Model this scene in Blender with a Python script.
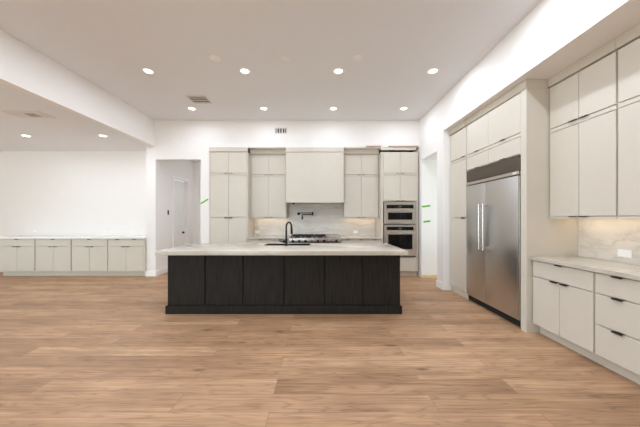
import bpy, bmesh, math, random
from mathutils import Vector, Matrix

# ------------------------------------------------------------------ scene, camera, light
for o in list(bpy.data.objects):
    bpy.data.objects.remove(o, do_unlink=True)
SC = bpy.context.scene
COL = SC.collection
CAM_Z, F_PX = 1.366, 260.0
HALF_PI = math.pi / 2

cam_data = bpy.data.cameras.new('camera')
cam = bpy.data.objects.new('camera', cam_data)
COL.objects.link(cam)
cam.location = (0, 0, CAM_Z)
cam.rotation_euler = (HALF_PI, 0, 0)
cam_data.sensor_width = 36.0
cam_data.lens = F_PX * 36.0 / 640.0
cam_data.shift_x = 1.0 / 640.0
cam_data.shift_y = 4.5 / 640.0
cam_data.clip_start = 0.05
cam_data.clip_end = 200
SC.camera = cam

SC.view_settings.view_transform = 'Standard'
SC.view_settings.look = 'None'
SC.view_settings.gamma = 1.0
SC.view_settings.use_curve_mapping = False
SC.view_settings.exposure = 0.13

WORLD_STRENGTH = 4.5
world = bpy.data.worlds.new('sky')
SC.world = world
world.use_nodes = True
wbg = world.node_tree.nodes['Background']
wbg.inputs['Color'].default_value = (0.75, 0.945, 1.04, 1)
wbg.inputs['Strength'].default_value = WORLD_STRENGTH

sun_data = bpy.data.lights.new('sun', 'SUN')
sun_data.energy = 8.0
sun_data.angle = math.radians(1.0)
sun_data.color = (0.80, 0.96, 1.18)
sun = bpy.data.objects.new('sun', sun_data)
COL.objects.link(sun)
sun.rotation_euler = Vector((0.85, 0.45, -1.0)).to_track_quat('-Z', 'Y').to_euler()

SC.cycles.max_bounces = 14
SC.cycles.diffuse_bounces = 10

DOWNLIGHT_W = 9.0
STRIP_W = 0.4


def portal(loc, rot, sx, sy):
    d = bpy.data.lights.new('daylight_portal', 'AREA')
    d.shape = 'RECTANGLE'
    d.size, d.size_y = sx, sy
    d.cycles.is_portal = True
    o = bpy.data.objects.new('daylight_portal', d)
    COL.objects.link(o)
    o.location = loc
    o.rotation_euler = rot
    return o


# rear glass doors (behind the camera) and the glass doors on the far left
portal((-4.0, -3.58, 1.45), (HALF_PI, 0, 0), 5.0, 2.8)
portal((-10.98, 0.0, 1.45), (0, -HALF_PI, 0), 2.8, 6.8)
portal((4.62, 5.575, 1.3), (0, HALF_PI, 0), 2.5, 0.7)      # opening added at the unseen passage end to brighten it

# ------------------------------------------------------------------ helpers


def V(*a):
    return Vector(a)


def finish_bm(bm):
    bm.normal_update()
    for f in bm.faces:
        f.smooth = True
    for e in bm.edges:
        if len(e.link_faces) == 2 and e.calc_face_angle(0) > 0.55:
            e.smooth = False


def obj(name, bm, mat, parent=None, loc=(0, 0, 0)):
    finish_bm(bm)
    me = bpy.data.meshes.new(name)
    bm.to_mesh(me)
    bm.free()
    if isinstance(mat, (list, tuple)):
        for m in mat:
            me.materials.append(m)
    else:
        me.materials.append(mat)
    o = bpy.data.objects.new(name, me)
    COL.objects.link(o)
    o.location = loc
    if parent is not None:
        o.parent = parent
    return o


def tag(o, label, cat, group=None):
    o['label'] = label
    o['category'] = cat
    if group:
        o['group'] = group
    return o


def thing(name, label, cat, loc=(0, 0, 0), rz=0, group=None):
    o = bpy.data.objects.new(name, None)
    o.empty_display_size = 0.1
    COL.objects.link(o)
    o.location = loc
    o.rotation_euler = (0, 0, rz)
    return tag(o, label, cat, group)


def struct(name, bm, mat):
    o = obj(name, bm, mat)
    o['kind'] = 'structure'
    return o


def box(bm, x0, x1, y0, y1, z0, z1, bev=0.0, seg=1, mi=0):
    if x1 < x0: x0, x1 = x1, x0
    if y1 < y0: y0, y1 = y1, y0
    if z1 < z0: z0, z1 = z1, z0
    vs = [bm.verts.new((x, y, z)) for z in (z0, z1) for y in (y0, y1) for x in (x0, x1)]
    fs = []
    for q in ((0, 2, 3, 1), (4, 5, 7, 6), (0, 1, 5, 4), (2, 6, 7, 3), (0, 4, 6, 2), (1, 3, 7, 5)):
        f = bm.faces.new([vs[i] for i in q])
        f.material_index = mi
        fs.append(f)
    if bev > 0:
        es = list({e for f in fs for e in f.edges})
        bmesh.ops.bevel(bm, geom=es, offset=bev, segments=seg, profile=0.5, affect='EDGES', clamp_overlap=True)
    return bm


def B(*a, **k):
    return box(bmesh.new(), *a, **k)


def frame_mats(pts):
    pts = [Vector(p) for p in pts]
    out = []
    up = None
    for i, p in enumerate(pts):
        if i == 0: t = pts[1] - p
        elif i == len(pts) - 1: t = p - pts[i - 1]
        else: t = (pts[i + 1] - p).normalized() + (p - pts[i - 1]).normalized()
        t.normalize()
        if up is None:
            a = V(0, 0, 1) if abs(t.z) < 0.9 else V(1, 0, 0)
            up = (a - t * a.dot(t)).normalized()
        else:
            up = (up - t * up.dot(t)).normalized()
        out.append((p, up.copy(), t.cross(up).normalized()))
    return out


def tube(bm, pts, r, n=12, cap=True):
    rings = []
    rr = r if isinstance(r, (list, tuple)) else [r] * len(pts)
    for (p, u, v), rad in zip(frame_mats(pts), rr):
        rings.append([bm.verts.new(p + (u * math.cos(2 * math.pi * k / n) + v * math.sin(2 * math.pi * k / n)) * rad) for k in range(n)])
    for a, b in zip(rings, rings[1:]):
        for k in range(n):
            bm.faces.new((a[k], a[(k + 1) % n], b[(k + 1) % n], b[k]))
    if cap:
        bm.faces.new(list(reversed(rings[0])))
        bm.faces.new(rings[-1])
    bmesh.ops.recalc_face_normals(bm, faces=bm.faces)
    return bm


def T(pts, r, n=12):
    return tube(bmesh.new(), pts, r, n)


def lathe(bm, prof, c=(0, 0, 0), axis='z', n=24):
    """prof: list of (radius, height) turned round the axis through c."""
    rings = []
    for r, h in prof:
        ring = []
        if r < 1e-6:
            ring = [0]
        else:
            ring = list(range(n))
        vs = []
        for k in ring:
            a = 2 * math.pi * k / n
            x, y = r * math.cos(a), r * math.sin(a)
            p = {'z': (x, y, h), 'y': (x, h, y), 'x': (h, x, y)}[axis]
            vs.append(bm.verts.new((c[0] + p[0], c[1] + p[1], c[2] + p[2])))
        rings.append(vs)
    for a, b in zip(rings, rings[1:]):
        if len(a) == 1 and len(b) == 1: continue
        for k in range(n):
            if len(a) == 1: bm.faces.new((a[0], b[k], b[(k + 1) % n]))
            elif len(b) == 1: bm.faces.new((a[k], a[(k + 1) % n], b[0]))
            else: bm.faces.new((a[k], a[(k + 1) % n], b[(k + 1) % n], b[k]))
    bmesh.ops.recalc_face_normals(bm, faces=bm.faces)
    return bm


def L(prof, c=(0, 0, 0), axis='z', n=24):
    return lathe(bmesh.new(), prof, c, axis, n)


def ring_slab(bm, x0, x1, y0, y1, z0, z1, hx0, hx1, hy0, hy1, bev=0.004):
    """a slab with a rectangular hole, one closed mesh."""
    def loop(ax, bx, ay, by, z):
        return [bm.verts.new(p) for p in ((ax, ay, z), (bx, ay, z), (bx, by, z), (ax, by, z))]
    ot, ob = loop(x0, x1, y0, y1, z1), loop(x0, x1, y0, y1, z0)
    it, ib = loop(hx0, hx1, hy0, hy1, z1), loop(hx0, hx1, hy0, hy1, z0)
    for k in range(4):
        j = (k + 1) % 4
        bm.faces.new((ot[k], ot[j], it[j], it[k]))
        bm.faces.new((ob[j], ob[k], ib[k], ib[j]))
        bm.faces.new((ob[k], ob[j], ot[j], ot[k]))
        bm.faces.new((it[k], it[j], ib[j], ib[k]))
    bmesh.ops.recalc_face_normals(bm, faces=bm.faces)
    es = [e for e in bm.edges if e.calc_face_angle(0) > 1]
    bmesh.ops.bevel(bm, geom=es, offset=bev, segments=2, profile=0.5, affect='EDGES')
    return bm


# ------------------------------------------------------------------ materials
def new_mat(name):
    m = bpy.data.materials.new(name)
    m.use_nodes = True
    nt = m.node_tree
    return m, nt, nt.nodes['Principled BSDF']


def nd(nt, typ, **k):
    n = nt.nodes.new(typ)
    for a, b in k.items():
        if a.startswith('i_'):
            n.inputs[a[2:].replace('_', ' ')].default_value = b
        else:
            setattr(n, a, b)
    return n


def s2l(c):
    return tuple(((x / 255) / 12.92 if x / 255 <= 0.04045 else ((x / 255 + 0.055) / 1.055) ** 2.4) for x in c) + (1,)


def ramp(nt, stops):
    r = nt.nodes.new('ShaderNodeValToRGB')
    el = r.color_ramp.elements
    while len(el) < len(stops): el.new(0.5)
    for e, (p, c) in zip(el, stops):
        e.position = p
        e.color = c
    return r


def plain(name, rgb, rough=0.5, metal=0.0, var=0.03, scale=6.0, bump=0.0, spec=0.5, coat=0.0):
    m, nt, b = new_mat(name)
    c = s2l(rgb)
    tc = nd(nt, 'ShaderNodeTexCoord')
    nz = nd(nt, 'ShaderNodeTexNoise', i_Scale=scale, i_Detail=3.0)
    nt.links.new(tc.outputs['Object'], nz.inputs['Vector'])
    r = ramp(nt, [(0.3, tuple(x * (1 - var) for x in c[:3]) + (1,)), (0.7, tuple(min(1, x * (1 + var)) for x in c[:3]) + (1,))])
    nt.links.new(nz.outputs['Fac'], r.inputs['Fac'])
    nt.links.new(r.outputs['Color'], b.inputs['Base Color'])
    b.inputs['Roughness'].default_value = rough
    b.inputs['Metallic'].default_value = metal
    b.inputs['Specular IOR Level'].default_value = spec
    b.inputs['Coat Weight'].default_value = coat
    if bump:
        n2 = nd(nt, 'ShaderNodeTexNoise', i_Scale=220.0, i_Detail=2.0)
        nt.links.new(tc.outputs['Object'], n2.inputs['Vector'])
        bp = nd(nt, 'ShaderNodeBump', i_Strength=bump, i_Distance=0.002)
        nt.links.new(n2.outputs['Fac'], bp.inputs['Height'])
        nt.links.new(bp.outputs['Normal'], b.inputs['Normal'])
    return m


def emitter(name, rgb, strength):
    m, nt, b = new_mat(name)
    b.inputs['Base Color'].default_value = (0.8, 0.8, 0.8, 1) if strength > 1 else (0.05, 0.05, 0.05, 1)
    b.inputs['Emission Color'].default_value = s2l(rgb)
    b.inputs['Emission Strength'].default_value = strength
    return m


def mat_wood():
    m, nt, b = new_mat('oak_planks')
    lk = nt.links.new
    tc = nd(nt, 'ShaderNodeTexCoord')
    br = nd(nt, 'ShaderNodeTexBrick', offset=0.37, offset_frequency=2, squash=1.0)
    br.inputs['Color1'].default_value = (0, 0, 0, 1)
    br.inputs['Color2'].default_value = (1, 1, 1, 1)
    br.inputs['Mortar'].default_value = (0.5, 0.5, 0.5, 1)
    br.inputs['Scale'].default_value = 1.0
    br.inputs['Mortar Size'].default_value = 0.0016
    br.inputs['Mortar Smooth'].default_value = 0.3
    br.inputs['Bias'].default_value = 0.0
    br.inputs['Brick Width'].default_value = 1.9
    br.inputs['Row Height'].default_value = 0.187
    mpb = nd(nt, 'ShaderNodeMapping')
    mpb.inputs['Location'].default_value = (0.35, 0.04, 0)
    lk(tc.outputs['Object'], mpb.inputs['Vector'])
    lk(mpb.outputs['Vector'], br.inputs['Vector'])
    # per-plank random number
    rnd = nd(nt, 'ShaderNodeMath', operation='MULTIPLY')
    rnd.inputs[1].default_value = 37.0
    lk(br.outputs['Color'], rnd.inputs[0])
    # fine straight grain
    mp = nd(nt, 'ShaderNodeMapping')
    mp.inputs['Scale'].default_value = (1.2, 60.0, 1.0)
    lk(tc.outputs['Object'], mp.inputs['Vector'])
    g1 = nd(nt, 'ShaderNodeTexNoise', noise_dimensions='4D', i_Scale=1.0, i_Detail=6.0, i_Roughness=0.62, i_Distortion=0.35)
    lk(mp.outputs['Vector'], g1.inputs['Vector'])
    lk(rnd.outputs[0], g1.inputs['W'])
    mpm = nd(nt, 'ShaderNodeMapping')
    mpm.inputs['Scale'].default_value = (0.8, 26.0, 1.0)
    lk(tc.outputs['Object'], mpm.inputs['Vector'])
    gm = nd(nt, 'ShaderNodeTexNoise', noise_dimensions='4D', i_Scale=1.0, i_Detail=4.0, i_Roughness=0.7, i_Distortion=0.5)
    lk(mpm.outputs['Vector'], gm.inputs['Vector'])
    lk(rnd.outputs[0], gm.inputs['W'])
    # cathedral figure
    mp2 = nd(nt, 'ShaderNodeMapping')
    mp2.inputs['Scale'].default_value = (0.8, 8.0, 1.0)
    lk(tc.outputs['Object'], mp2.inputs['Vector'])
    g2 = nd(nt, 'ShaderNodeTexNoise', noise_dimensions='4D', i_Scale=1.0, i_Detail=2.0, i_Roughness=0.5)
    lk(mp2.outputs['Vector'], g2.inputs['Vector'])
    lk(rnd.outputs[0], g2.inputs['W'])
    mul = nd(nt, 'ShaderNodeMath', operation='MULTIPLY')
    mul.inputs[1].default_value = 24.0
    lk(g2.outputs['Fac'], mul.inputs[0])
    fr = nd(nt, 'ShaderNodeMath', operation='PINGPONG')
    fr.inputs[1].default_value = 1.0
    lk(mul.outputs[0], fr.inputs[0])
    # cloudy blotches across planks
    mp3 = nd(nt, 'ShaderNodeMapping')
    mp3.inputs['Scale'].default_value = (1.1, 3.2, 1.0)
    lk(tc.outputs['Object'], mp3.inputs['Vector'])
    g3 = nd(nt, 'ShaderNodeTexNoise', noise_dimensions='4D', i_Scale=1.3, i_Detail=3.0, i_Roughness=0.6)
    lk(mp3.outputs['Vector'], g3.inputs['Vector'])
    lk(rnd.outputs[0], g3.inputs['W'])
    base = ramp(nt, [(0.0, s2l((178, 142, 108))), (0.5, s2l((194, 156, 121))), (1.0, s2l((205, 168, 132)))])
    lk(br.outputs['Color'], base.inputs['Fac'])

    def mixc(fac_out, c_in, dark, blend='MULTIPLY', lo=0.35, hi=0.7, light=(1, 1, 1, 1)):
        rp = ramp(nt, [(lo, dark), (hi, light)])
        lk(fac_out, rp.inputs['Fac'])
        mx = nd(nt, 'ShaderNodeMix', data_type='RGBA', blend_type=blend)
        mx.inputs['Factor'].default_value = 1.0
        lk(c_in, mx.inputs['A'])
        lk(rp.outputs['Color'], mx.inputs['B'])
        return mx.outputs['Result']
    c = mixc(g1.outputs['Fac'], base.outputs['Color'], (0.72, 0.68, 0.65, 1), lo=0.32, hi=0.58)
    c = mixc(gm.outputs['Fac'], c, (0.76, 0.73, 0.71, 1), lo=0.33, hi=0.60, light=(1.04, 1.045, 1.05, 1))
    c = mixc(fr.outputs[0], c, (0.80, 0.76, 0.73, 1), lo=0.0, hi=0.4)
    c = mixc(g3.outputs['Fac'], c, (0.76, 0.73, 0.71, 1), lo=0.33, hi=0.62, light=(1.06, 1.06, 1.06, 1))
    # knots
    mp4 = nd(nt, 'ShaderNodeMapping')
    mp4.inputs['Scale'].default_value = (1.6, 4.4, 1.0)
    lk(tc.outputs['Object'], mp4.inputs['Vector'])
    vo = nd(nt, 'ShaderNodeTexVoronoi', i_Scale=0.9, i_Randomness=1.0)
    lk(mp4.outputs['Vector'], vo.inputs['Vector'])
    c = mixc(vo.outputs['Distance'], c, (0.42, 0.36, 0.32, 1), lo=0.02, hi=0.13)
    # joints
    mx = nd(nt, 'ShaderNodeMix', data_type='RGBA', blend_type='MIX')
    lk(br.outputs['Fac'], mx.inputs['Factor'])
    lk(c, mx.inputs['A'])
    mx.inputs['B'].default_value = s2l((118, 94, 77))
    lk(mx.outputs['Result'], b.inputs['Base Color'])
    rr = ramp(nt, [(0.3, (0.42, 0.42, 0.42, 1)), (0.7, (0.55, 0.55, 0.55, 1))])
    lk(g1.outputs['Fac'], rr.inputs['Fac'])
    lk(rr.outputs['Color'], b.inputs['Roughness'])
    b.inputs['Specular IOR Level'].default_value = 0.35
    bp = nd(nt, 'ShaderNodeBump', i_Strength=0.15, i_Distance=0.002)
    lk(g1.outputs['Fac'], bp.inputs['Height'])
    lk(bp.outputs['Normal'], b.inputs['Normal'])
    return m


def mat_stone(name, base, vein, rough=0.18, scale=1.0, amount=0.55, rot=0.5, stretch=(1, 1, 1)):
    m, nt, b = new_mat(name)
    lk = nt.links.new
    tc = nd(nt, 'ShaderNodeTexCoord')
    mp = nd(nt, 'ShaderNodeMapping')
    mp.inputs['Rotation'].default_value = (0.15, rot, 0.2)
    mp.inputs['Scale'].default_value = tuple(scale * s for s in stretch)
    lk(tc.outputs['Object'], mp.inputs['Vector'])
    n1 = nd(nt, 'ShaderNodeTexNoise', i_Scale=1.3, i_Detail=5.0, i_Roughness=0.55, i_Distortion=0.9)
    lk(mp.outputs['Vector'], n1.inputs['Vector'])
    sub = nd(nt, 'ShaderNodeMath', operation='SUBTRACT')
    sub.inputs[1].default_value = 0.5
    lk(n1.outputs['Fac'], sub.inputs[0])
    ab = nd(nt, 'ShaderNodeMath', operation='ABSOLUTE')
    lk(sub.outputs[0], ab.inputs[0])
    rv = ramp(nt, [(0.0, (1, 1, 1, 1)), (0.018, (0.45, 0.45, 0.45, 1)), (0.06, (0, 0, 0, 1))])
    lk(ab.outputs[0], rv.inputs['Fac'])
    n2 = nd(nt, 'ShaderNodeTexNoise', i_Scale=2.1, i_Detail=4.0, i_Roughness=0.6, i_Distortion=0.4)
    lk(mp.outputs['Vector'], n2.inputs['Vector'])
    c = s2l(base)
    rb = ramp(nt, [(0.3, tuple(x * 0.86 for x in c[:3]) + (1,)), (0.62, c)])
    lk(n2.outputs['Fac'], rb.inputs['Fac'])
    mk = nd(nt, 'ShaderNodeMath', operation='MULTIPLY')
    lk(rv.outputs['Color'], mk.inputs[0])
    lk(n2.outputs['Fac'], mk.inputs[1])
    m3 = nd(nt, 'ShaderNodeMath', operation='MULTIPLY')
    lk(mk.outputs[0], m3.inputs[0])
    m3.inputs[1].default_value = amount * 2
    mx = nd(nt, 'ShaderNodeMix', data_type='RGBA')
    lk(m3.outputs[0], mx.inputs['Factor'])
    lk(rb.outputs['Color'], mx.inputs['A'])
    mx.inputs['B'].default_value = s2l(vein)
    lk(mx.outputs['Result'], b.inputs['Base Color'])
    b.inputs['Roughness'].default_value = rough
    return m


def mat_steel(name, rgb, rough, axis_scale):
    m, nt, b = new_mat(name)
    lk = nt.links.new
    tc = nd(nt, 'ShaderNodeTexCoord')
    mp = nd(nt, 'ShaderNodeMapping')
    mp.inputs['Scale'].default_value = axis_scale
    lk(tc.outputs['Object'], mp.inputs['Vector'])
    n = nd(nt, 'ShaderNodeTexNoise', i_Scale=1.0, i_Detail=3.0)
    lk(mp.outputs['Vector'], n.inputs['Vector'])
    r = ramp(nt, [(0.3, (rough * 0.97,) * 3 + (1,)), (0.7, (rough * 1.03,) * 3 + (1,))])
    lk(n.outputs['Fac'], r.inputs['Fac'])
    lk(r.outputs['Color'], b.inputs['Roughness'])
    b.inputs['Base Color'].default_value = s2l(rgb)
    b.inputs['Metallic'].default_value = 1.0
    return m


def mat_dark_wood():
    m, nt, b = new_mat('espresso_stained_wood')
    lk = nt.links.new
    tc = nd(nt, 'ShaderNodeTexCoord')
    mp = nd(nt, 'ShaderNodeMapping')
    mp.inputs['Scale'].default_value = (60, 60, 3)
    lk(tc.outputs['Object'], mp.inputs['Vector'])
    n = nd(nt, 'ShaderNodeTexNoise', i_Scale=1.0, i_Detail=5.0, i_Distortion=0.3)
    lk(mp.outputs['Vector'], n.inputs['Vector'])
    r = ramp(nt, [(0.3, s2l((32, 29, 26))), (0.7, s2l((49, 45, 41)))])
    lk(n.outputs['Fac'], r.inputs['Fac'])
    lk(r.outputs['Color'], b.inputs['Base Color'])
    b.inputs['Roughness'].default_value = 0.5
    b.inputs['Specular IOR Level'].default_value = 0.12
    return m


M = dict(
    wall=plain('white_wall_paint', (240, 237, 233), 0.85, var=0.005),
    ceiling=plain('ceiling_paint', (232, 233, 235), 0.9, var=0.005),
    trim=plain('white_trim_paint', (243, 241, 237), 0.45, var=0.01),
    door=plain('white_door_paint', (240, 240, 236), 0.45, var=0.01),
    greige=plain('greige_cabinet_paint', (208, 200, 186), 0.42, var=0.012),
    floor=mat_wood(),
    counter=mat_stone('quartzite_counter', (201, 193, 179), (172, 161, 145), 0.16, 0.9, 0.45, 0.3),
    white_top=plain('white_quartz_top', (238, 234, 227), 0.25, var=0.015),
    splash=mat_stone('veined_stone_slab', (228, 222, 212), (186, 176, 163), 0.25, 0.85, 0.42, 0.35, (0.8, 0.8, 2.2)),
    island=mat_dark_wood(),
    steel=mat_steel('brushed_steel', (204, 203, 201), 0.34, (90, 90, 0.6)),
    steel_h=mat_steel('brushed_steel_sideways', (192, 182, 172), 0.30, (2, 2, 160)),
    polished=mat_steel('polished_steel', (208, 204, 197), 0.24, (20, 20, 20)),
    grille=mat_steel('grille_steel', (112, 104, 96), 0.38, (2, 2, 160)),  # steel darkened to paint in the dark reflection on the grille
    black=plain('matte_black_metal', (30, 28, 27), 0.38, 0.6, var=0.05),
    bronze=plain('dark_bronze_pull', (78, 72, 65), 0.35, 0.7, var=0.05),
    iron=plain('cast_iron', (34, 33, 33), 0.6, 0.2, var=0.1),
    glass=plain('black_oven_glass', (10, 9, 9), 0.06, 0.0, var=0.05, spec=0.2),
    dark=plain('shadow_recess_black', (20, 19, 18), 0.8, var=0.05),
    plastic=plain('white_plastic', (246, 246, 244), 0.3, var=0.005),
    grey_plastic=plain('ceiling_cover_plastic', (242, 240, 237), 0.6, var=0.01),
    vent=plain('vent_white_metal', (222, 217, 211), 0.5, var=0.01),
    duct=plain('vent_duct_dark', (84, 79, 75), 0.8, var=0.05),
    slot=plain('vent_slot_grey', (150, 144, 139), 0.8, var=0.05),
    tape=plain('green_masking_tape', (88, 176, 40), 0.6, var=0.06),
    pine=plain('raw_pine', (226, 200, 152), 0.7, var=0.08, scale=25),
    raw=plain('raw_board_edge', (176, 148, 124), 0.85, var=0.1, scale=25),
    yellow=plain('yellow_sticker', (214, 186, 60), 0.5, var=0.03),
    outside=plain('pale_bounce_ground', (205, 196, 184), 0.9, var=0.05),
    bulb=emitter('lamp_diffuser_glow', (255, 244, 226), 9.0),
    strip=emitter('led_strip_glow', (255, 224, 184), 6.0),
    display=emitter('oven_display_glow', (190, 200, 205), 0.06),
)

# ------------------------------------------------------------------ the setting
CEIL, LOW, HEAD = 3.66, 3.055, 3.02
WX, WY = 2.355, 6.10           # right wall plane, kitchen wall plane
NICHE_Y = 6.66                 # wall behind the kitchen cabinets
NICHE_X = 3.10                 # wall behind the right-hand cabinets
BX = -3.857                    # bulkhead face
LX, RY = -11.0, -3.6           # far left wall, rear wall

struct('floor', B(LX - 0.2, 5.0, RY - 0.2, 8.4, -0.12, 0), M['floor'])
struct('ground_bounce_left', B(-32, LX - 0.2, -30, 30, -0.14, -0.02), M['outside'])  # unseen outdoor ground, kept pale to bounce daylight indoors
struct('ground_bounce_rear', B(LX - 0.2, 14, -32, RY - 0.2, -0.14, -0.02), M['outside'])
struct('ceiling', B(BX, 3.3, RY - 0.2, 6.8, CEIL, CEIL + 0.12), M['ceiling'])
struct('ceiling_left', B(LX - 0.2, BX - 0.12, RY - 0.2, 6.8, LOW, LOW + 0.12), M['ceiling'])
struct('wall_bulkhead', B(BX - 0.12, BX, RY - 0.2, 6.8, LOW, CEIL + 0.12), M['wall'])

# kitchen wall: column, piece over the cased opening, strip, soffit above the cabinets
b = bmesh.new()
box(b, -4.05, -3.832, WY, 6.72, 0, LOW)
box(b, -3.832, -2.778, WY, 6.22, 2.74, LOW)
box(b, BX, -2.778, WY, 6.22, LOW, CEIL)
box(b, -2.778, -2.575, WY, NICHE_Y, 0, CEIL)
box(b, -2.575, WX, WY, NICHE_Y, HEAD, CEIL)
struct('wall_back', b, M['wall'])
struct('wall_kitchen', B(-2.778, 2.48, NICHE_Y, NICHE_Y + 0.12, 0, CEIL), M['wall'])
struct('wall_back_left', B(LX - 0.2, -4.05, 6.58, 6.72, 0, LOW), M['wall'])

# hall behind the cased opening
b = bmesh.new()
box(b, -3.952, -3.832, 6.72, 6.87, 0, LOW)
box(b, -3.952, -3.832, 6.87, 7.60, 2.42, LOW)
box(b, -3.952, -3.832, 7.60, 7.92, 0, LOW)
struct('wall_hall_left', b, M['wall'])
struct('wall_hall_back', B(-3.952, -1.6, 7.92, 8.04, 0, LOW), M['wall'])
struct('wall_hall_right', B(-1.72, -1.6, NICHE_Y + 0.12, 7.92, 0, LOW), M['wall'])
struct('ceiling_hall', B(-3.952, -1.6, 6.22, 8.04, LOW, LOW + 0.12), M['ceiling'])

# right wall: corner, header over the passage, pier, header over the cabinets, niche wall
b = bmesh.new()
box(b, WX, 4.6, 5.97, 6.78, 0, CEIL)
box(b, WX, 4.6, 5.18, 5.97, 2.70, CEIL)
box(b, WX, 4.6, 4.92, 5.18, 0, CEIL)
box(b, WX, NICHE_X + 0.12, RY, 4.92, HEAD, CEIL)
box(b, NICHE_X, NICHE_X + 0.12, RY, 4.92, 0, HEAD)
struct('wall_right', b, M['wall'])
b = bmesh.new()
box(b, 4.6, 4.72, 4.92, 5.2, 0, 2.8)
box(b, 4.6, 4.72, 5.95, 6.1, 0, 2.8)
box(b, 4.6, 4.72, 5.2, 5.95, 2.6, 2.8)
struct('wall_passage', b, M['wall'])  # end opening invented so daylight brightens the passage

# rear wall and far left wall with wide glass-door openings
b = bmesh.new()
box(b, LX, -6.5, RY - 0.15, RY, 0, LOW)
box(b, -6.5, -1.5, RY - 0.15, RY, 2.85, LOW)
box(b, -1.5, NICHE_X, RY - 0.15, RY, 0, LOW)
box(b, BX, NICHE_X, RY - 0.15, RY, LOW, CEIL)
struct('wall_rear', b, M['wall'])
b = bmesh.new()
box(b, LX - 0.15, LX, RY, -3.4, 0, LOW)
box(b, LX - 0.15, LX, -3.4, 3.4, 2.85, LOW)
box(b, LX - 0.15, LX, 3.4, 6.58, 0, LOW)
struct('wall_left', b, M['wall'])


def glass_door_frame(name, along, a0, a1, n, c):
    b = bmesh.new()
    for i in range(n + 1):
        a = a0 + (a1 - a0) * i / n
        a = min(max(a, a0 + 0.03), a1 - 0.03)
        if along == 'x': box(b, a - 0.03, a + 0.03, c - 0.04, c + 0.04, 0.05, 2.80)
        else: box(b, c - 0.04, c + 0.04, a - 0.03, a + 0.03, 0.05, 2.80)
    for z0, z1 in ((0.0, 0.05), (2.80, 2.85)):
        if along == 'x': box(b, a0, a1, c - 0.05, c + 0.05, z0, z1)
        else: box(b, c - 0.05, c + 0.05, a0, a1, z0, z1)
    struct(name, b, M['black'])


glass_door_frame('door_2', 'x', -6.5, -1.5, 3, RY - 0.08)
glass_door_frame('door_3', 'y', -3.4, 3.4, 4, LX - 0.08)

# baseboards
BBH, BBT = 0.13, 0.015
b = bmesh.new()
box(b, -4.05 - BBT, -3.832 + BBT, WY - BBT, WY, 0, BBH, 0.003)
box(b, -3.832, -3.832 + BBT, WY, 6.81, 0, BBH, 0.003)
box(b, -2.793, -2.58, WY - BBT, WY, 0, BBH, 0.003)
struct('baseboard_back', b, M['trim'])
b = bmesh.new()
box(b, -3.832, -3.832 + BBT, 7.68, 7.92, 0, BBH, 0.003)
box(b, -3.832 + BBT, -1.72, 7.905, 7.92, 0, BBH, 0.003)
struct('baseboard_hall', b, M['trim'])
b = bmesh.new()
box(b, WX - BBT, WX, 4.92, 5.18 + BBT, 0, BBH, 0.003)
box(b, WX, 4.6, 5.18, 5.18 + BBT, 0, BBH, 0.003)
struct('baseboard_right', b, M['trim'])

# hall door with casing
b = bmesh.new()
cx0, cx1 = -3.832, -3.814
box(b, cx0, cx1, 6.805, 6.87, 0, 2.42, 0.003)
box(b, cx0, cx1, 7.60, 7.68, 0, 2.42, 0.003)
box(b, cx0, cx1, 6.795, 7.69, 2.42, 2.50, 0.003)
struct('trim_1', b, M['trim'])
d1 = struct('door_1', B(-3.985, -3.945, 6.873, 7.597, 0.008, 2.415, 0.002), M['door'])
kb = L([(0, -0.05), (0.02, -0.05), (0.027, -0.035), (0.024, -0.022), (0.01, -0.018), (0.01, -0.006), (0.03, -0.005), (0.03, 0), (0, 0)],
       (-3.945, 7.52, 0.95), 'x', 16)
for v in kb.verts:
    v.co.x = -3.945 - (v.co.x + 3.945)
bmesh.ops.recalc_face_normals(kb, faces=kb.faces)
obj('door_knob', kb, M['black'], d1)

# ------------------------------------------------------------------ cabinets
PW = 0.082     # edge pull width


def add_pull(parent, xc, z, edge, label=None):
    b = bmesh.new()
    if edge == 'top':
        box(b, xc - PW / 2, xc + PW / 2, -0.019, 0.012, z + 0.0003, z + 0.0033)
        box(b, xc - PW / 2, xc + PW / 2, -0.019, -0.016, z - 0.009, z + 0.0033)
    else:
        box(b, xc - PW / 2, xc + PW / 2, -0.019, 0.012, z - 0.0033, z - 0.0003)
        box(b, xc - PW / 2, xc + PW / 2, -0.019, -0.016, z - 0.009, z - 0.0003)
    return obj('edge_pull', b, M['bronze'], parent)


DT = 0.02      # door thickness


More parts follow.
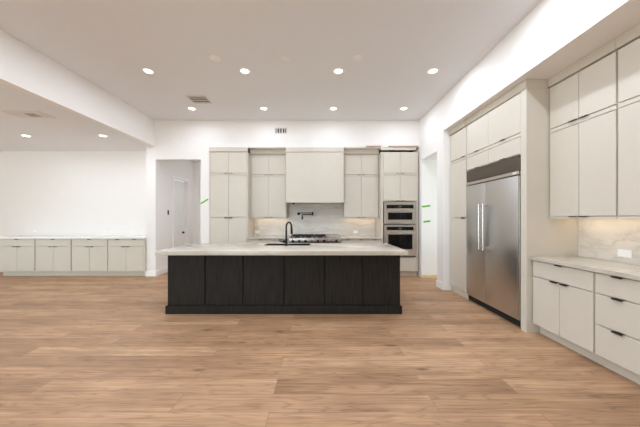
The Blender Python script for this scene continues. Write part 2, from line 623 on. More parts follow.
def cabinet(name, label, loc, rz, w, d, z0, z1, rows, toe=0.0, toe_in=0.075, fascia=None, sl=0.006, sr=0.006,
            group=None, strip=False, gap=0.0025, cat='cabinet', holes=None, rails=True, body_top=None):
    """local frame: x along the face, y = 0 on the door faces (front looks to -y), z up."""
    r = thing(name, label, cat, loc, rz, group)
    b = bmesh.new()
    if strip: box(b, 0, w, 0.002, DT - 0.0005, z0 - 0.016, z0 + 0.004)
    zb = z0 + toe
    zt = body_top or z1
    cuts = sorted(holes or [])
    segs, cur = [], zb
    for h0, h1 in cuts:
        segs.append((cur, h0)); cur = h1
    segs.append((cur, zt))
    if not cuts:
        box(b, 0, w, DT, d, zb, zt)
    else:
        for a0, a1 in segs:
            box(b, 0, w, DT, d, a0, a1)
        for h0, h1 in cuts:
            box(b, 0, 0.045, DT, d, h0, h1)
            box(b, w - 0.045, w, DT, d, h0, h1)
            box(b, 0.045, w - 0.045, d - 0.02, d, h0, h1)
    # frame flush with the doors: outer stiles and wide rails
    if sl > 0.012: box(b, 0, sl - gap, 0.001, DT, zb, zt)
    if sr > 0.012: box(b, w - sr + gap, w, 0.001, DT, zb, zt)
    zs = sorted([(q['z0'], q['z1']) for q in rows])
    if rails:
        for (a0, a1), (b0, b1) in zip(zs, zs[1:]):
            if 0.02 < b0 - a1 < 0.15:
                box(b, sl, w - sr, 0.003, DT, a1 + 0.006, b0 - 0.006)
    obj('body', b, M['greige'], r)
    if toe:
        obj('toe_kick', B(0, w, toe_in, toe_in + 0.02, z0 + 0.0, z0 + toe), M['greige'], r)
    if fascia:
        f0, f1, proud = fascia
        obj('fascia', B(0, w, -proud, DT if zt <= f0 + 1e-6 else DT - 0.0005, f0, f1, 0.0015), M['greige'], r)
    for q in rows:
        n = q.get('n', 1)
        ws = q.get('w') or [1.0 / n] * n
        x = sl
        span = w - sl - sr
        for i in range(n):
            xa, xb = x + gap, x + span * ws[i] - gap
            x += span * ws[i]
            kind = q.get('kind', 'door')
            o = obj(kind, B(xa, xb, 0, DT - 0.0005, q['z0'] + gap, q['z1'] - gap, 0.0012), M['greige'], r)
            e = q.get('pull')
            if e:
                zz = q['z1'] - gap if e == 'top' else q['z0'] + gap
                at = q.get('at')
                if at is None:
                    if kind == 'drawer': pos = [(xa + xb) / 2]
                    elif n == 1: pos = [(xa + xb) / 2]
                    else: pos = [xb - PW / 2 - 0.012] if i % 2 == 0 else [xa + PW / 2 + 0.012]
                else:
                    pos = [xa + (xb - xa) * t for t in at]
                for p in pos: add_pull(o, p, zz, e)
    if strip:
        s = obj('light_strip', B(0.04, w - 0.04, d - 0.12, d - 0.10, z0 - 0.008, z0), M['strip'], r)
        la = bpy.data.lights.new('strip_lamp', 'AREA')
        la.shape = 'RECTANGLE'
        la.size, la.size_y = w - 0.1, 0.02
        la.energy = STRIP_W * w
        la.color = (1.0, 0.90, 0.80)
        lo = bpy.data.objects.new('strip_lamp', la)
        COL.objects.link(lo)
        lo.parent = r
        lo.location = (w / 2, d - 0.11, z0 - 0.012)
    return r


R1A, R1B, R2A, R2B = 2.415, 2.905, 1.385, 2.365    # the two door rows shared by every tall run
FA = (2.916, HEAD - 0.002, 0.014)
ROW1 = dict(z0=R1A, z1=R1B, n=2, pull='bottom')
ROW2 = dict(z0=R2A, z1=R2B, n=2, pull='bottom')

# --- kitchen wall
TX0, TX1 = -2.568, -1.668
cabinet('tall_cabinet', 'tall greige pantry cabinet with six doors beside the cased opening', (TX0, 6.078, 0), 0, TX1 - TX0, 0.57, 0, HEAD - 0.002,
        [ROW1, ROW2, dict(z0=0.12, z1=1.372, n=2, pull='top')], toe=0.11, fascia=FA, sl=0.02, sr=0.02, rails=True, body_top=2.912)
UY = 6.29
cabinet('upper_cabinet', 'greige wall cabinet with four doors left of the range hood', (-1.664, UY, 0), 0, 0.875, 0.349, 1.375, HEAD - 0.002,
        [ROW1, ROW2], fascia=FA, sl=0.035, sr=0.012, strip=True, group='wall cabinets over the cooking run', body_top=2.912)
cabinet('upper_cabinet', 'greige wall cabinet with four doors between range hood and wall ovens', (0.598, UY, 0), 0, 0.85, 0.349, 1.375, HEAD - 0.002,
        [ROW1, ROW2], fascia=FA, sl=0.012, sr=0.012, strip=True, group='wall cabinets over the cooking run', body_top=2.912)

# oven housing: bay for the two ovens, no fascia fitted, dark gap on top
OX0, OX1 = 1.452, 2.318
OW = OX1 - OX0
ov = cabinet('oven_cabinet', 'tall greige cabinet housing two steel wall ovens, open gap on top', (OX0, 6.078, 0), 0, OW, 0.57, 0, HEAD - 0.002,
             [dict(z0=R1A, z1=2.91, n=2, pull='bottom'), dict(z0=1.772, z1=R2B, n=2, pull='bottom'), dict(z0=0.12, z1=0.435, kind='drawer')],
             toe=0.11, sl=0.05, sr=0.03, holes=[(0.45, 1.76)], rails=True, body_top=2.912)
obj('filler_strip', B(0.0, OW - 0.04, 0.03, 0.05, 2.965, HEAD - 0.003), M['greige'], ov)
obj('gap_shade_board', B(0.0, OW - 0.02, 0.30, 0.34, 2.913, HEAD - 0.003), M['dark'], ov)  # black board behind the open gap, standing in for its shade

BF = 6.045   # base cabinet fronts
RX0, RX1 = -0.700, 0.508
cabinet('base_cabinet', 'greige drawer base cabinet left of the steel range', (-1.664, BF, 0), 0, RX0 - 0.004 + 1.664, 0.60, 0, 0.872,
        [dict(z0=0.695, z1=0.865, kind='drawer', n=2, w=[0.62, 0.38], pull='top'), dict(z0=0.12, z1=0.688, n=2, pull='top')], toe=0.11)
cabinet('base_cabinet', 'greige drawer base cabinet right of the steel range', (RX1 + 0.004, BF, 0), 0, OX0 - 0.004 - RX1 - 0.004, 0.60, 0, 0.872,
        [dict(z0=0.695, z1=0.865, kind='drawer', n=3, w=[0.32, 0.36, 0.32], pull='top'), dict(z0=0.12, z1=0.688, n=2, pull='top')], toe=0.11)
tag(obj('countertop', B(-1.664, RX0 - 0.002, 6.015, 6.64, 0.874, 0.914, 0.003), M['counter']),
    'pale stone worktop on the base cabinet left of the range', 'countertop')
tag(obj('countertop', B(RX1 + 0.002, OX0 - 0.004, 6.015, 6.64, 0.874, 0.914, 0.003), M['counter']),
    'pale stone worktop on the base cabinet right of the range', 'countertop')
b = bmesh.new()
tag(obj('backsplash', B(-1.664, OX0 - 0.004, 6.641, NICHE_Y - 0.001, 0.915, 1.95, 0.001), M['splash']),
    'veined stone backsplash slab behind the range and pot filler', 'backsplash')


def outlet(label, loc, rz, w=0.115, h=0.07):
    r = thing('outlet', label, 'outlet', loc, rz, 'white wall outlets')
    obj('cover_plate', B(-w / 2, w / 2, -0.006, -0.0005, -h / 2, h / 2, 0.002), M['plastic'], r)
    for s in (-1, 1):
        if w >= h: obj('socket', B(s * w * 0.22 - 0.015, s * w * 0.22 + 0.015, -0.008, -0.006, -0.015, 0.015, 0.001), M['plastic'], r)
        else: obj('socket', B(-0.015, 0.015, -0.008, -0.006, s * h * 0.22 - 0.015, s * h * 0.22 + 0.015, 0.001), M['plastic'], r)
    return r


outlet('white outlet on the backsplash left of the range', (-1.575, 6.641, 1.01), 0, 0.115, 0.075)
outlet('white outlet on the backsplash between range and wall ovens', (0.932, 6.641, 1.01), 0, 0.115, 0.075)

# --- range hood
r = thing('range_hood', 'plain boxed greige range hood over the steel range', 'range hood', (-0.773, 6.09, 0))
HW = 1.352
obj('hood_panel', B(0.02, HW - 0.02, 0, 0.02, 1.725, 2.912, 0.002), M['greige'], r)
b = bmesh.new()
box(b, 0.0, 0.02, 0.004, 0.548, 1.725, 2.912)
box(b, HW - 0.02, HW, 0.004, 0.548, 1.725, 2.912)
box(b, 0.02, HW - 0.02, 0.02, 0.548, 1.80, 1.82)
obj('hood_side', b, M['greige'], r)
obj('fascia', B(-0.004, HW + 0.004, -0.014, 0.18, 2.914, HEAD - 0.002, 0.002), M['greige'], r)
obj('liner', B(0.12, HW - 0.12, 0.06, 0.50, 1.765, 1.80), M['steel_h'], r)
obj('control_knob', L([(0, -0.075), (0.022, -0.07), (0.026, -0.03), (0.02, 0), (0, 0)], (0.17, 0.12, 1.765), 'z', 14), M['black'], r)

# --- range
r = thing('range', 'wide stainless steel range with black grates under the hood', 'range', (RX0, 5.985, 0))
RW = RX1 - RX0 - 0.002
obj('body', B(0.002, RW, 0.05, 0.645, 0.12, 0.905, 0.003), M['steel_h'], r)
obj('control_panel', B(0.002, RW, 0.0, 0.05, 0.76, 0.905, 0.006, 2), M['steel_h'], r)
for i in range(8):
    x = 0.10 + i * (RW - 0.2) / 7
    k = obj('knob', L([(0, -0.045), (0.022, -0.045), (0.024, -0.02), (0.03, -0.008), (0.032, 0), (0, 0)], (x, 0, 0.835), 'y', 16), M['black'] if i not in (3, 6) else M['polished'], r)
    if i in (3, 6): k['label'] = 'steel knob'
for x0, x1 in ((0.02, 0.76), (0.78, RW - 0.02)):
    dd = obj('oven_door', B(x0, x1, 0.01, 0.05, 0.20, 0.735, 0.004), M['steel_h'], r)
    obj('door_window', B(x0 + 0.1, x1 - 0.1, 0.006, 0.012, 0.32, 0.62), M['glass'], dd)
    obj('handle', T([(x0 + 0.05, 0.012, 0.69), (x0 + 0.05, -0.05, 0.69), (x1 - 0.05, -0.05, 0.69), (x1 - 0.05, 0.012, 0.69)], 0.011, 10), M['polished'], dd)
for gx in range(3):
    b = bmesh.new()
    g0 = 0.05 + gx * 0.272
    g1 = g0 + 0.266
    for y in (0.10, 0.34, 0.58):
        box(b, g0, g1, y, y + 0.018, 0.935, 0.958, 0.003)
    for x in (g0, (g0 + g1) / 2 - 0.009, g1 - 0.018):
        box(b, x, x + 0.018, 0.10, 0.598, 0.935, 0.958, 0.003)
    for x in (g0, g1 - 0.018):
        for y in (0.10, 0.58):
            box(b, x, x + 0.018, y, y + 0.018, 0.905, 0.94)
    obj('grate', b, M['iron'], r)
    for y in (0.22, 0.46):
        obj('burner', L([(0.055, 0.905), (0.055, 0.918), (0.035, 0.928), (0, 0.928)], ((g0 + g1) / 2, y, 0), 'z', 18), M['iron'], r)
obj('griddle', B(0.88, RW - 0.03, 0.10, 0.60, 0.905, 0.935, 0.004), M['polished'], r)
obj('back_guard', B(0.002, RW, 0.615, 0.645, 0.905, 0.955, 0.003), M['steel_h'], r)
for x in (0.08, RW - 0.08):
    for y in (0.10, 0.58):
        obj('foot', L([(0.02, 0), (0.02, 0.12)], (x, y, 0), 'z', 12), M['steel_h'], r)

# --- pot filler
r = thing('pot_filler', 'black folding pot filler tap on the backsplash above the range', 'tap', (-0.52, 6.64, 1.475))
obj('wall_plate', L([(0, -0.012), (0.034, -0.012), (0.036, 0), (0, 0)], (0, 0, 0), 'y', 20), M['black'], r)
obj('valve', T([(0, -0.012, 0), (0, -0.085, 0)], 0.02, 14), M['black'], r)
a = obj('arm', T([(0, -0.075, 0.028), (0, -0.075, 0.018), (0.36, -0.075, 0.018)], 0.011, 12), M['black'], r)
obj('joint', T([(0.36, -0.075, -0.045), (0.36, -0.075, 0.045)], 0.017, 14), M['black'], a)
a2 = obj('arm', T([(0.36, -0.085, -0.022), (0.11, -0.115, -0.022), (0.10, -0.115, -0.03), (0.10, -0.115, -0.10)], 0.011, 12), M['black'], r)
obj('spout_valve', T([(0.10, -0.115, -0.07), (0.10, -0.115, -0.145)], [0.021, 0.019], 14), M['black'], a2)

# --- wall ovens
ax0, ax1 = OX0 + 0.07, OX0 + 0.805
def wall_oven(name, label, z0, z1, panel, win, hz):
    r = thing(name, label, 'oven', (ax0, 6.07, z0))
    w = ax1 - ax0
    obj('body', B(0.012, w - 0.012, 0.03, 0.52, 0.012, z1 - z0 - 0.006), M['dark'], r)
    obj('frame', B(0, w, 0.0, 0.008, 0, z1 - z0 - 0.004, 0.002), M['steel_h'], r)
    pz0, pz1 = panel[0] - z0, panel[1] - z0
    cp = obj('control_panel', B(0.055, w - 0.055, -0.012, 0.0, pz0, pz1, 0.003), M['glass'], r)
    obj('display', B(w / 2 - 0.04, w / 2 + 0.04, -0.0135, -0.012, pz0 + 0.028, pz1 - 0.028), M['display'], cp)
    d0, d1 = 0.022, pz0 - 0.016
    dr = obj('door', B(0.012, w - 0.012, -0.022, 0.0, d0, d1, 0.004), M['steel_h'], r)
    obj('door_window', B(0.085, w - 0.085, -0.025, -0.021, win[0] - z0, win[1] - z0, 0.001), M['glass'], dr)
    hh = hz - z0
    b = T([(0.05, -0.02, hh), (0.05, -0.062, hh), (w - 0.05, -0.062, hh), (w - 0.05, -0.02, hh)], 0.0105, 12)
    obj('handle', b, M['polished'], dr)
    return r


wall_oven('speed_oven', 'upper, shorter steel wall oven in the tall cabinet', 1.222, 1.752, (1.590, 1.672), (1.325, 1.492), 1.540)
wo = wall_oven('wall_oven', 'lower, taller steel wall oven below the shorter one', 0.462, 1.210, (1.082, 1.162), (0.640, 0.985), 1.032)
obj('bottom_trim', B(0.0, ax1 - ax0, -0.014, 0.0, 0.0, 0.02, 0.001), M['grille'], wo)

# --- drywall patches and raw edges above the ovens
tag(obj('drywall_patch', B(1.145, 1.736, WY - 0.007, WY - 0.0003, 3.062, 3.652, 0.001), M['wall']),
    'left of two white drywall patches above the oven cabinet', 'drywall panel')
tag(obj('drywall_patch', B(1.750, 2.335, WY - 0.007, WY - 0.0003, 3.062, 3.652, 0.001), M['wall']),
    'right of two white drywall patches, against the side wall', 'drywall panel')
tag(obj('wood_strip', B(1.10, 1.455, WY - 0.016, WY - 0.0003, 3.030, 3.058, 0.002), M['raw']),
    'shorter raw brown strip under the white soffit', 'strip')
tag(obj('wood_strip', B(1.63, 2.335, WY - 0.016, WY - 0.0003, 3.030, 3.058, 0.002), M['raw']),
    'longer raw brown strip under the white soffit above the ovens', 'strip')
tag(obj('sill_plate', B(WX + 0.01, 2.78, 5.945, 5.969, 0.0, 0.062, 0.002), M['pine']),
    'raw pine board along the floor in the passage', 'board')


def tape(name, label, p0, p1, wd=0.05):
    """strip of tape on a wall facing -y; p0, p1 = centres of the ends (x, z)."""
    y = p0[1]
    a, c = V(p0[0], 0, p0[2]), V(p1[0], 0, p1[2])
    d = (c - a).normalized()
    n = V(-d.z, 0, d.x) * wd / 2
    b = bmesh.new()
    q = [a - n, c - n, c + n, a + n]
    f0 = [b.verts.new((v.x, y - 0.002, v.z)) for v in q]
    f1 = [b.verts.new((v.x, y - 0.0003, v.z)) for v in q]
    b.faces.new(f0)
    b.faces.new(list(reversed(f1)))
    for k in range(4):
        b.faces.new((f0[k], f1[k], f1[(k + 1) % 4], f0[(k + 1) % 4]))
    bmesh.ops.recalc_face_normals(b, faces=b.faces)
    return tag(obj(name, b, M['tape']), label, 'tape', 'green marking tape')


tape('tape_strip', 'slanted green tape on the white wall left of the pantry cabinet', (-2.775, WY, 1.70), (-2.60, WY, 1.81), 0.035)
tape('tape_strip', 'upper of two green tape strips in the passage', (2.365, 5.97, 1.625), (2.555, 5.97, 1.65), 0.04)
tape('tape_strip', 'lower of two green tape strips in the passage', (2.40, 5.97, 1.278), (2.555, 5.97, 1.295), 0.04)

# hall switch box: a dark cut-out plate on the hall's left wall
sw = tag(obj('switch', B(-3.832, -3.826, 6.575, 6.635, 1.445, 1.565, 0.001), M['bronze']), 'dark switch plate on the hall wall before the white door', 'switch')
obj('toggle', B(-3.826, -3.815, 6.600, 6.610, 1.493, 1.517, 0.001), M['black'], sw)

# ------------------------------------------------------------------ island
IX0, IX1, IY0, IY1 = -2.165, 1.162, 3.705, 4.655
r = thing('kitchen_island', 'long espresso-stained island with six front panels on the oak floor', 'kitchen island', ((IX0 + IX1) / 2, IY0, 0))
cx = (IX0 + IX1) / 2
b = bmesh.new()
SX0, SX1, SY0, SY1 = -0.925, -0.145, 4.295, 4.625     # sink cut-out
box(b, IX0 - cx, IX1 - cx, 0.02, IY1 - IY0, 0.0, 0.60)
box(b, IX0 - cx, SX0 - 0.03 - cx, 0.02, IY1 - IY0, 0.60, 0.85)
box(b, SX1 + 0.03 - cx, IX1 - cx, 0.02, IY1 - IY0, 0.60, 0.85)
box(b, SX0 - 0.03 - cx, SX1 + 0.03 - cx, 0.02, SY0 - 0.03 - IY0, 0.60, 0.85)
obj('body', b, M['dark'], r)  # body coloured black so the panel seams read as shadow lines
seams = [IX0, -1.622, -1.082, -0.497, 0.081, 0.617, IX1]
for a, c in zip(seams, seams[1:]):
    obj('front_panel', B(a - cx + 0.008, c - cx - 0.008, 0.0, 0.019, 0.125, 0.848, 0.003), M['island'], r)
b = bmesh.new()
box(b, IX0 - cx - 0.018, IX1 - cx + 0.018, -0.018, 0.0, 0, 0.115, 0.004)
box(b, IX0 - cx - 0.018, IX0 - cx, 0.0, IY1 - IY0, 0, 0.115, 0.004)
box(b, IX1 - cx, IX1 - cx + 0.018, 0.0, IY1 - IY0, 0, 0.115, 0.004)
obj('base_moulding', b, M['island'], r)
for k, (a, c) in enumerate(((0.02, 0.75), (0.757, 1.24), (1.247, 2.03), (2.037, 2.60), (2.607, 3.307))):
    dd = obj('door', B(IX0 - cx + a, IX0 - cx + c, IY1 - IY0 + 0.0005, IY1 - IY0 + 0.02, 0.125, 0.84, 0.002), M['island'], r)
tag(obj('island_countertop', ring_slab(bmesh.new(), -2.255, 1.228, 3.572, 4.70, 0.8515, 0.912, SX0, SX1, SY0, SY1), M['counter']),
    'thick pale stone slab on top of the dark island', 'countertop')
# sink
r = thing('sink', 'dark sink let into the island worktop behind the faucet', 'sink', ((SX0 + SX1) / 2, (SY0 + SY1) / 2, 0.62))
w2, d2 = (SX1 - SX0) / 2 - 0.005, (SY1 - SY0) / 2 - 0.005
b = bmesh.new()
box(b, -w2, -w2 + 0.012, -d2, d2, 0.0, 0.290)
box(b, w2 - 0.012, w2, -d2, d2, 0.0, 0.290)
box(b, -w2 + 0.012, w2 - 0.012, -d2, -d2 + 0.012, 0.0, 0.290)
box(b, -w2 + 0.012, w2 - 0.012, d2 - 0.012, d2, 0.0, 0.290)
box(b, -w2 + 0.012, w2 - 0.012, -d2 + 0.012, d2 - 0.012, 0.0, 0.012)
obj('basin', b, M['black'], r)
obj('drain', L([(0, 0.016), (0.03, 0.016), (0.045, 0.012)], (0, 0, 0), 'z', 18), M['polished'], r)
# faucet
r = thing('faucet', 'tall black gooseneck kitchen faucet standing on the island', 'faucet', (-0.535, 4.245, 0.912))
obj('base', L([(0, 0), (0.03, 0), (0.03, 0.008), (0.022, 0.016), (0.021, 0.11), (0.017, 0.118), (0, 0.118)], (0, 0, 0), 'z', 20), M['black'], r)
pts = [(0, 0, 0.115), (0, 0, 0.29)]
dx, dy, R = 0.40, 0.917, 0.085
for k in range(0, 13):
    a = math.pi * k / 12 * 0.97
    s = R - R * math.cos(a)
    pts.append((dx * s, dy * s, 0.30 + R * math.sin(a)))
sp = obj('spout', T(pts, 0.0145, 14), M['black'], r)
e = Vector(pts[-1])
obj('spray_head', T([e + V(0, 0, 0.005), e + V(0.003, 0.004, -0.05), e + V(0.006, 0.008, -0.125)], [0.016, 0.019, 0.021], 14), M['black'], sp)
obj('lever', T([(0, 0, 0.07), (-0.055, 0, 0.07), (-0.06, 0, 0.07), (-0.115, 0.0, 0.078)], [0.024, 0.024, 0.011, 0.008], 12), M['black'], r)

# ------------------------------------------------------------------ right-hand run
RZ = -HALF_PI
FX = 2.47        # pantry / fridge front plane
cabinet('pantry_cabinet', 'tall narrow greige cabinet between the white pier and the refrigerator', (FX, 4.905, 0), RZ, 0.545, 0.60, 0, HEAD - 0.002,
        [dict(z0=R1A, z1=R1B, pull='bottom', at=[0.86]), dict(z0=1.378, z1=R2B, pull='bottom', at=[0.86]), dict(z0=0.12, z1=1.366, pull='top', at=[0.86])],
        toe=0.11, toe_in=0.03, fascia=FA, sl=0.012, sr=0.014, body_top=2.912)
FY1, FY0 = 4.355, 3.195      # fridge bay
bw = FY1 - 3.10
fc = cabinet('fridge_cabinet', 'greige bridge cabinet above the refrigerator with tall side panel', (FX, FY1, 2.0), RZ, bw, 0.60, 0.150, HEAD - 2.002,
             [dict(z0=R1A - 2, z1=R1B - 2, n=2, w=[0.478, 0.522], pull='bottom', at=[0.5]), dict(z0=0.158, z1=R2B - 2, n=2, w=[0.478, 0.522], pull='bottom', at=[0.5])],
             fascia=(0.912, HEAD - 2.002, 0.006), sl=0.010, sr=0.093, body_top=0.912)
b = bmesh.new()
box(b, bw - 0.085, bw, 0.0015, 0.625, -2.0, 0.149)
obj('side_panel', b, M['greige'], fc)
obj('side_fascia', B(bw + 0.0005, bw + 0.008, -0.006, 0.255, 0.912, HEAD - 2.002, 0.001), M['greige'], fc)
obj('side_skin', B(bw + 0.0002, bw + 0.004, 0.0015, 0.625, -2.0, 0.911), M['greige'], fc)

# refrigerator (local x runs from the far end to the near end)
r = thing('refrigerator', 'wide built-in stainless steel refrigerator with two doors', 'refrigerator', (FX, FY1 - 0.004, 0), RZ)
FW = FY1 - FY0 - 0.012
obj('body', B(0.004, FW - 0.004, 0.03, 0.60, 0.02, 2.14), M['dark'], r)
obj('grille', B(0.0, FW, 0.0, 0.03, 1.962, 2.138, 0.003), M['grille'], r)
tb = obj('trim_bar', B(0.0, FW, -0.012, 0.03, 1.905, 1.952, 0.004), M['polished'], r)
obj('badge', B(FW - 0.10, FW - 0.03, -0.015, -0.012, 1.915, 1.942, 0.001), M['vent'], tb)
split = 0.487
for (x0, x1, hx, nm) in ((0.003, split - 0.003, split - 0.052, 'far'), (split + 0.003, FW - 0.022, split + 0.048, 'near')):
    dd = obj('door', B(x0, x1, -0.004, 0.03, 0.10, 1.893, 0.005, 2), M['steel'], r)
    hb = T([(hx, -0.066, 1.02 - 0.13), (hx, -0.066, 1.62 - 0.04)], 0.0145, 14)
    for z in (0.93, 1.545):
        tube(hb, [(hx, -0.004, z), (hx, -0.066, z)], 0.010, 10)
    obj('handle', hb, M['polished'], dd)
    if nm == 'near':
        for x, z in ((x0 + 0.12, 0.90), (x0 + 0.37, 0.82)):
            s = obj('sticker', L([(0, -0.001), (0.010, -0.001), (0.010, 0)], (x, -0.0042, z), 'y', 14), M['yellow'], dd)
            s['label'] = 'small yellow dot sticker'
obj('edge_trim', B(FW - 0.018, FW, -0.002, 0.03, 0.10, 1.893, 0.002), M['polished'], r)
obj('toe_shade_panel', B(0.004, FW - 0.004, 0.06, 0.08, 0.0, 0.095), M['dark'], r)  # black panel paints the shade of the recess under the doors

# wall cabinets
UX = 2.735
cabinet('upper_cabinet', 'greige four-door wall cabinet against the refrigerator panel', (UX, 3.088, 0), RZ, 0.70, 0.355, 1.375, HEAD - 0.002,
        [ROW1, ROW2], fascia=FA, sl=0.006, sr=0.006, strip=True, group='wall cabinets over the side counter', body_top=2.912)
cabinet('upper_cabinet', 'greige four-door wall cabinet cut by the right edge of the photo', (UX, 2.384, 0), RZ, 0.70, 0.355, 1.375, HEAD - 0.002,
        [ROW1, ROW2], fascia=FA, sl=0.006, sr=0.006, strip=True, group='wall cabinets over the side counter', body_top=2.912)
# base cabinets
DX = 2.535
three = [dict(z0=0.685, z1=0.866, kind='drawer', pull='top'), dict(z0=0.400, z1=0.678, kind='drawer', pull='top'), dict(z0=0.118, z1=0.393, kind='drawer', pull='top')]
cabinet('base_cabinet', 'greige base cabinet with one drawer over two doors beside the refrigerator panel', (DX, 3.088, 0), RZ, 0.692, 0.555, 0, 0.872,
        [dict(z0=0.685, z1=0.866, kind='drawer', pull='top'), dict(z0=0.118, z1=0.678, n=2, pull='top')], toe=0.11, toe_in=0.09)
cabinet('base_cabinet', 'greige base cabinet with three stacked drawers at the right edge', (DX, 2.394, 0), RZ, 0.384, 0.555, 0, 0.872,
        three, toe=0.11, toe_in=0.09)
cabinet('base_cabinet', 'greige base cabinet nearest the camera, past the stacked drawers', (DX, 2.008, 0), RZ, 0.70, 0.555, 0, 0.872,
        [dict(z0=0.685, z1=0.866, kind='drawer', pull='top'), dict(z0=0.118, z1=0.678, n=2, pull='top')], toe=0.11, toe_in=0.09)
tag(obj('countertop', B(2.508, 3.082, 1.30, 3.092, 0.874, 0.914, 0.003), M['counter']),
    'pale veined stone worktop on the right-hand base cabinets', 'countertop')
tag(obj('backsplash', B(3.083, NICHE_X - 0.001, 1.30, 3.094, 0.915, 1.374, 0.001), M['splash']),
    'veined stone backsplash between right-hand worktop and wall cabinets', 'backsplash')
outlet('white outlet on the right-hand stone backsplash', (3.083, 2.62, 1.01), RZ, 0.12, 0.078)

# ------------------------------------------------------------------ low cabinets along the far left wall
LW = 0.8465
LY = 6.055
names = ['first low greige cabinet from the left edge of the photo', 'second low greige cabinet from the left edge of the photo',
         'third low greige cabinet, one away from the white column', 'low greige cabinet next to the white column, two pulls on its drawer']
for i in range(4):
    x0 = -7.462 + i * LW
    last = i == 3
    cabinet('low_cabinet', names[i], (x0, LY, 0), 0, LW + (0.019 if last else 0.0), 0.50, 0, 0.882,
            [dict(z0=0.712, z1=0.872, kind='drawer', pull='top', at=[0.26, 0.74] if last else None), dict(z0=0.125, z1=0.702, n=2, pull='top')],
            toe=0.115, toe_in=0.09, sl=0.011, sr=0.011 if not last else 0.026, group='low cabinets along the left wall')
tag(obj('countertop', B(-7.50, -4.056, LY - 0.03, 6.577, 0.884, 0.926, 0.003), M['white_top']),
    'long pale worktop on the low cabinets along the left wall', 'countertop')
outlet('white outlet on the left wall above the first low cabinet', (-7.19, 6.58, 1.035), 0, 0.075, 0.05)
outlet('white outlet on the left wall above the third low cabinet', (-5.42, 6.58, 1.03), 0, 0.075, 0.05)

# ------------------------------------------------------------------ ceiling fittings
def downlight(label, x, y, zc, group, watt=None):
    r = thing('recessed_light', label, 'ceiling light', (x, y, zc), 0, group)
    obj('trim_ring', L([(0.058, -0.004), (0.062, -0.009), (0.088, -0.006), (0.092, -0.0005), (0.058, -0.0005), (0.058, -0.004)], (0, 0, 0), 'z', 28), M['plastic'], r)
    obj('lens', L([(0, -0.0045), (0.058, -0.0045), (0.058, -0.001)], (0, 0, 0), 'z', 28), M['bulb'], r)
    la = bpy.data.lights.new('lamp', 'AREA')
    la.shape = 'DISK'
    la.size = 0.11
    la.energy = watt or DOWNLIGHT_W
    la.color = (0.885, 0.97, 1.12)
    lo = bpy.data.objects.new('lamp', la)
    COL.objects.link(lo)
    lo.parent = r
    lo.location = (0, 0, -0.012)
    return r


order = ['leftmost', 'second from left', 'third from left', 'rightmost']
for y, row, watt in ((4.055, 'nearer', 10.5), (5.44, 'farther', 5.0), (2.52, 'added overhead', 12.0), (1.1, 'added nearest overhead', 11.5)):  # both overhead rows are added out of view to brighten the room
    for i, x in enumerate((-2.66, -1.155, 0.305, 1.775)):
        downlight('round recessed light, %s in the %s row of four' % (order[i], row), x, y, CEIL, 'recessed lights in the main ceiling', watt)
downlight('left of two recessed lights in the lower left ceiling', -6.0, 5.33, LOW, 'recessed lights in the low ceiling')
downlight('right of two recessed lights in the lower left ceiling', -4.43, 5.33, LOW, 'recessed lights in the low ceiling')
downlight('added unseen light in the hall ceiling behind the cased opening', -2.3, 7.3, LOW, None, 6.5)  # hidden lamp added to lift the hall brightness

for x, w in ((-1.49, 'left'), (-0.473, 'middle'), (0.56, 'right')):
    tag(obj('ceiling_cover', L([(0, -0.008), (0.060, -0.008), (0.072, -0.005), (0.075, -0.0005), (0, -0.0005)], (x, 3.73, CEIL), 'z', 28), M['grey_plastic']),
        '%s of three round blank covers on the ceiling above the island' % w, 'cover plate', 'blank ceiling covers above the island')


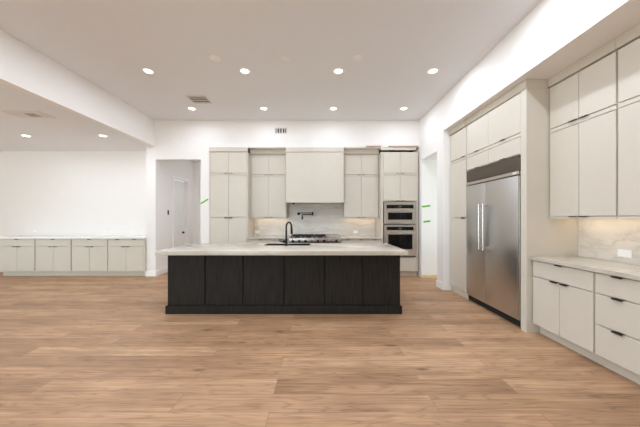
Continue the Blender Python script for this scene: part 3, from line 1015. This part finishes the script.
def grille_flat(name, label, c, w, d, nx, ny, ax, dark, slat, bars):
    """vent: ax 'ceiling' (looks down) or 'wall' (looks to -y)."""
    r = thing(name, label, 'vent', c)
    def bx(x0, x1, v0, v1, h0, h1):
        if ax == 'ceiling': return B(x0, x1, v0, v1, -h1, -h0)
        return B(x0, x1, -h1, -h0, v0, v1)
    f = 0.022
    b = bmesh.new()
    for x0, x1, v0, v1 in ((-w / 2, w / 2, -d / 2, -d / 2 + f), (-w / 2, w / 2, d / 2 - f, d / 2), (-w / 2, -w / 2 + f, -d / 2 + f, d / 2 - f), (w / 2 - f, w / 2, -d / 2 + f, d / 2 - f)):
        if ax == 'ceiling': box(b, x0, x1, v0, v1, -0.010, -0.0005)
        else: box(b, x0, x1, -0.010, -0.0005, v0, v1)
    obj('frame', b, M['vent'], r)
    obj('duct', bx(-w / 2 + f, w / 2 - f, -d / 2 + f, d / 2 - f, 0.0004, 0.0014), dark, r)
    n = ny if slat == 'x' else nx
    for i in range(n):
        if slat == 'x':
            v = -d / 2 + f + (d - 2 * f) * (i + 0.5) / n
            obj('slat', bx(-w / 2 + f, w / 2 - f, v - bars / 2, v + bars / 2, 0.002, 0.008), M['vent'], r)
        else:
            x = -w / 2 + f + (w - 2 * f) * (i + 0.5) / n
            obj('slat', bx(x - bars / 2, x + bars / 2, -d / 2 + f, d / 2 - f, 0.002, 0.008), M['vent'], r)
    return r


grille_flat('ceiling_vent', 'dark slotted air vent in the main ceiling above the island', (-2.315, 5.03, CEIL), 0.37, 0.33, 0, 4, 'ceiling', M['duct'], 'x', 0.022)
grille_flat('wall_vent', 'small slotted air vent on the soffit above the wall cabinets', (-0.893, WY, 3.412), 0.29, 0.145, 4, 0, 'wall', M['duct'], 'z', 0.02)
r = thing('ceiling_vent', 'pale square air vent in the low ceiling at left', 'vent', (-4.72, 4.23, LOW))
b = bmesh.new()
box(b, -0.30, 0.30, -0.14, 0.14, -0.008, -0.0005, 0.003)
box(b, -0.24, 0.24, -0.10, 0.10, -0.014, -0.008, 0.003)
obj('cover_plate', b, M['vent'], r)
for y in (-0.045, 0.0, 0.045):
    obj('slot', B(-0.02, 0.15, y - 0.016, y + 0.016, -0.0150, -0.0141), M['slot'], r)
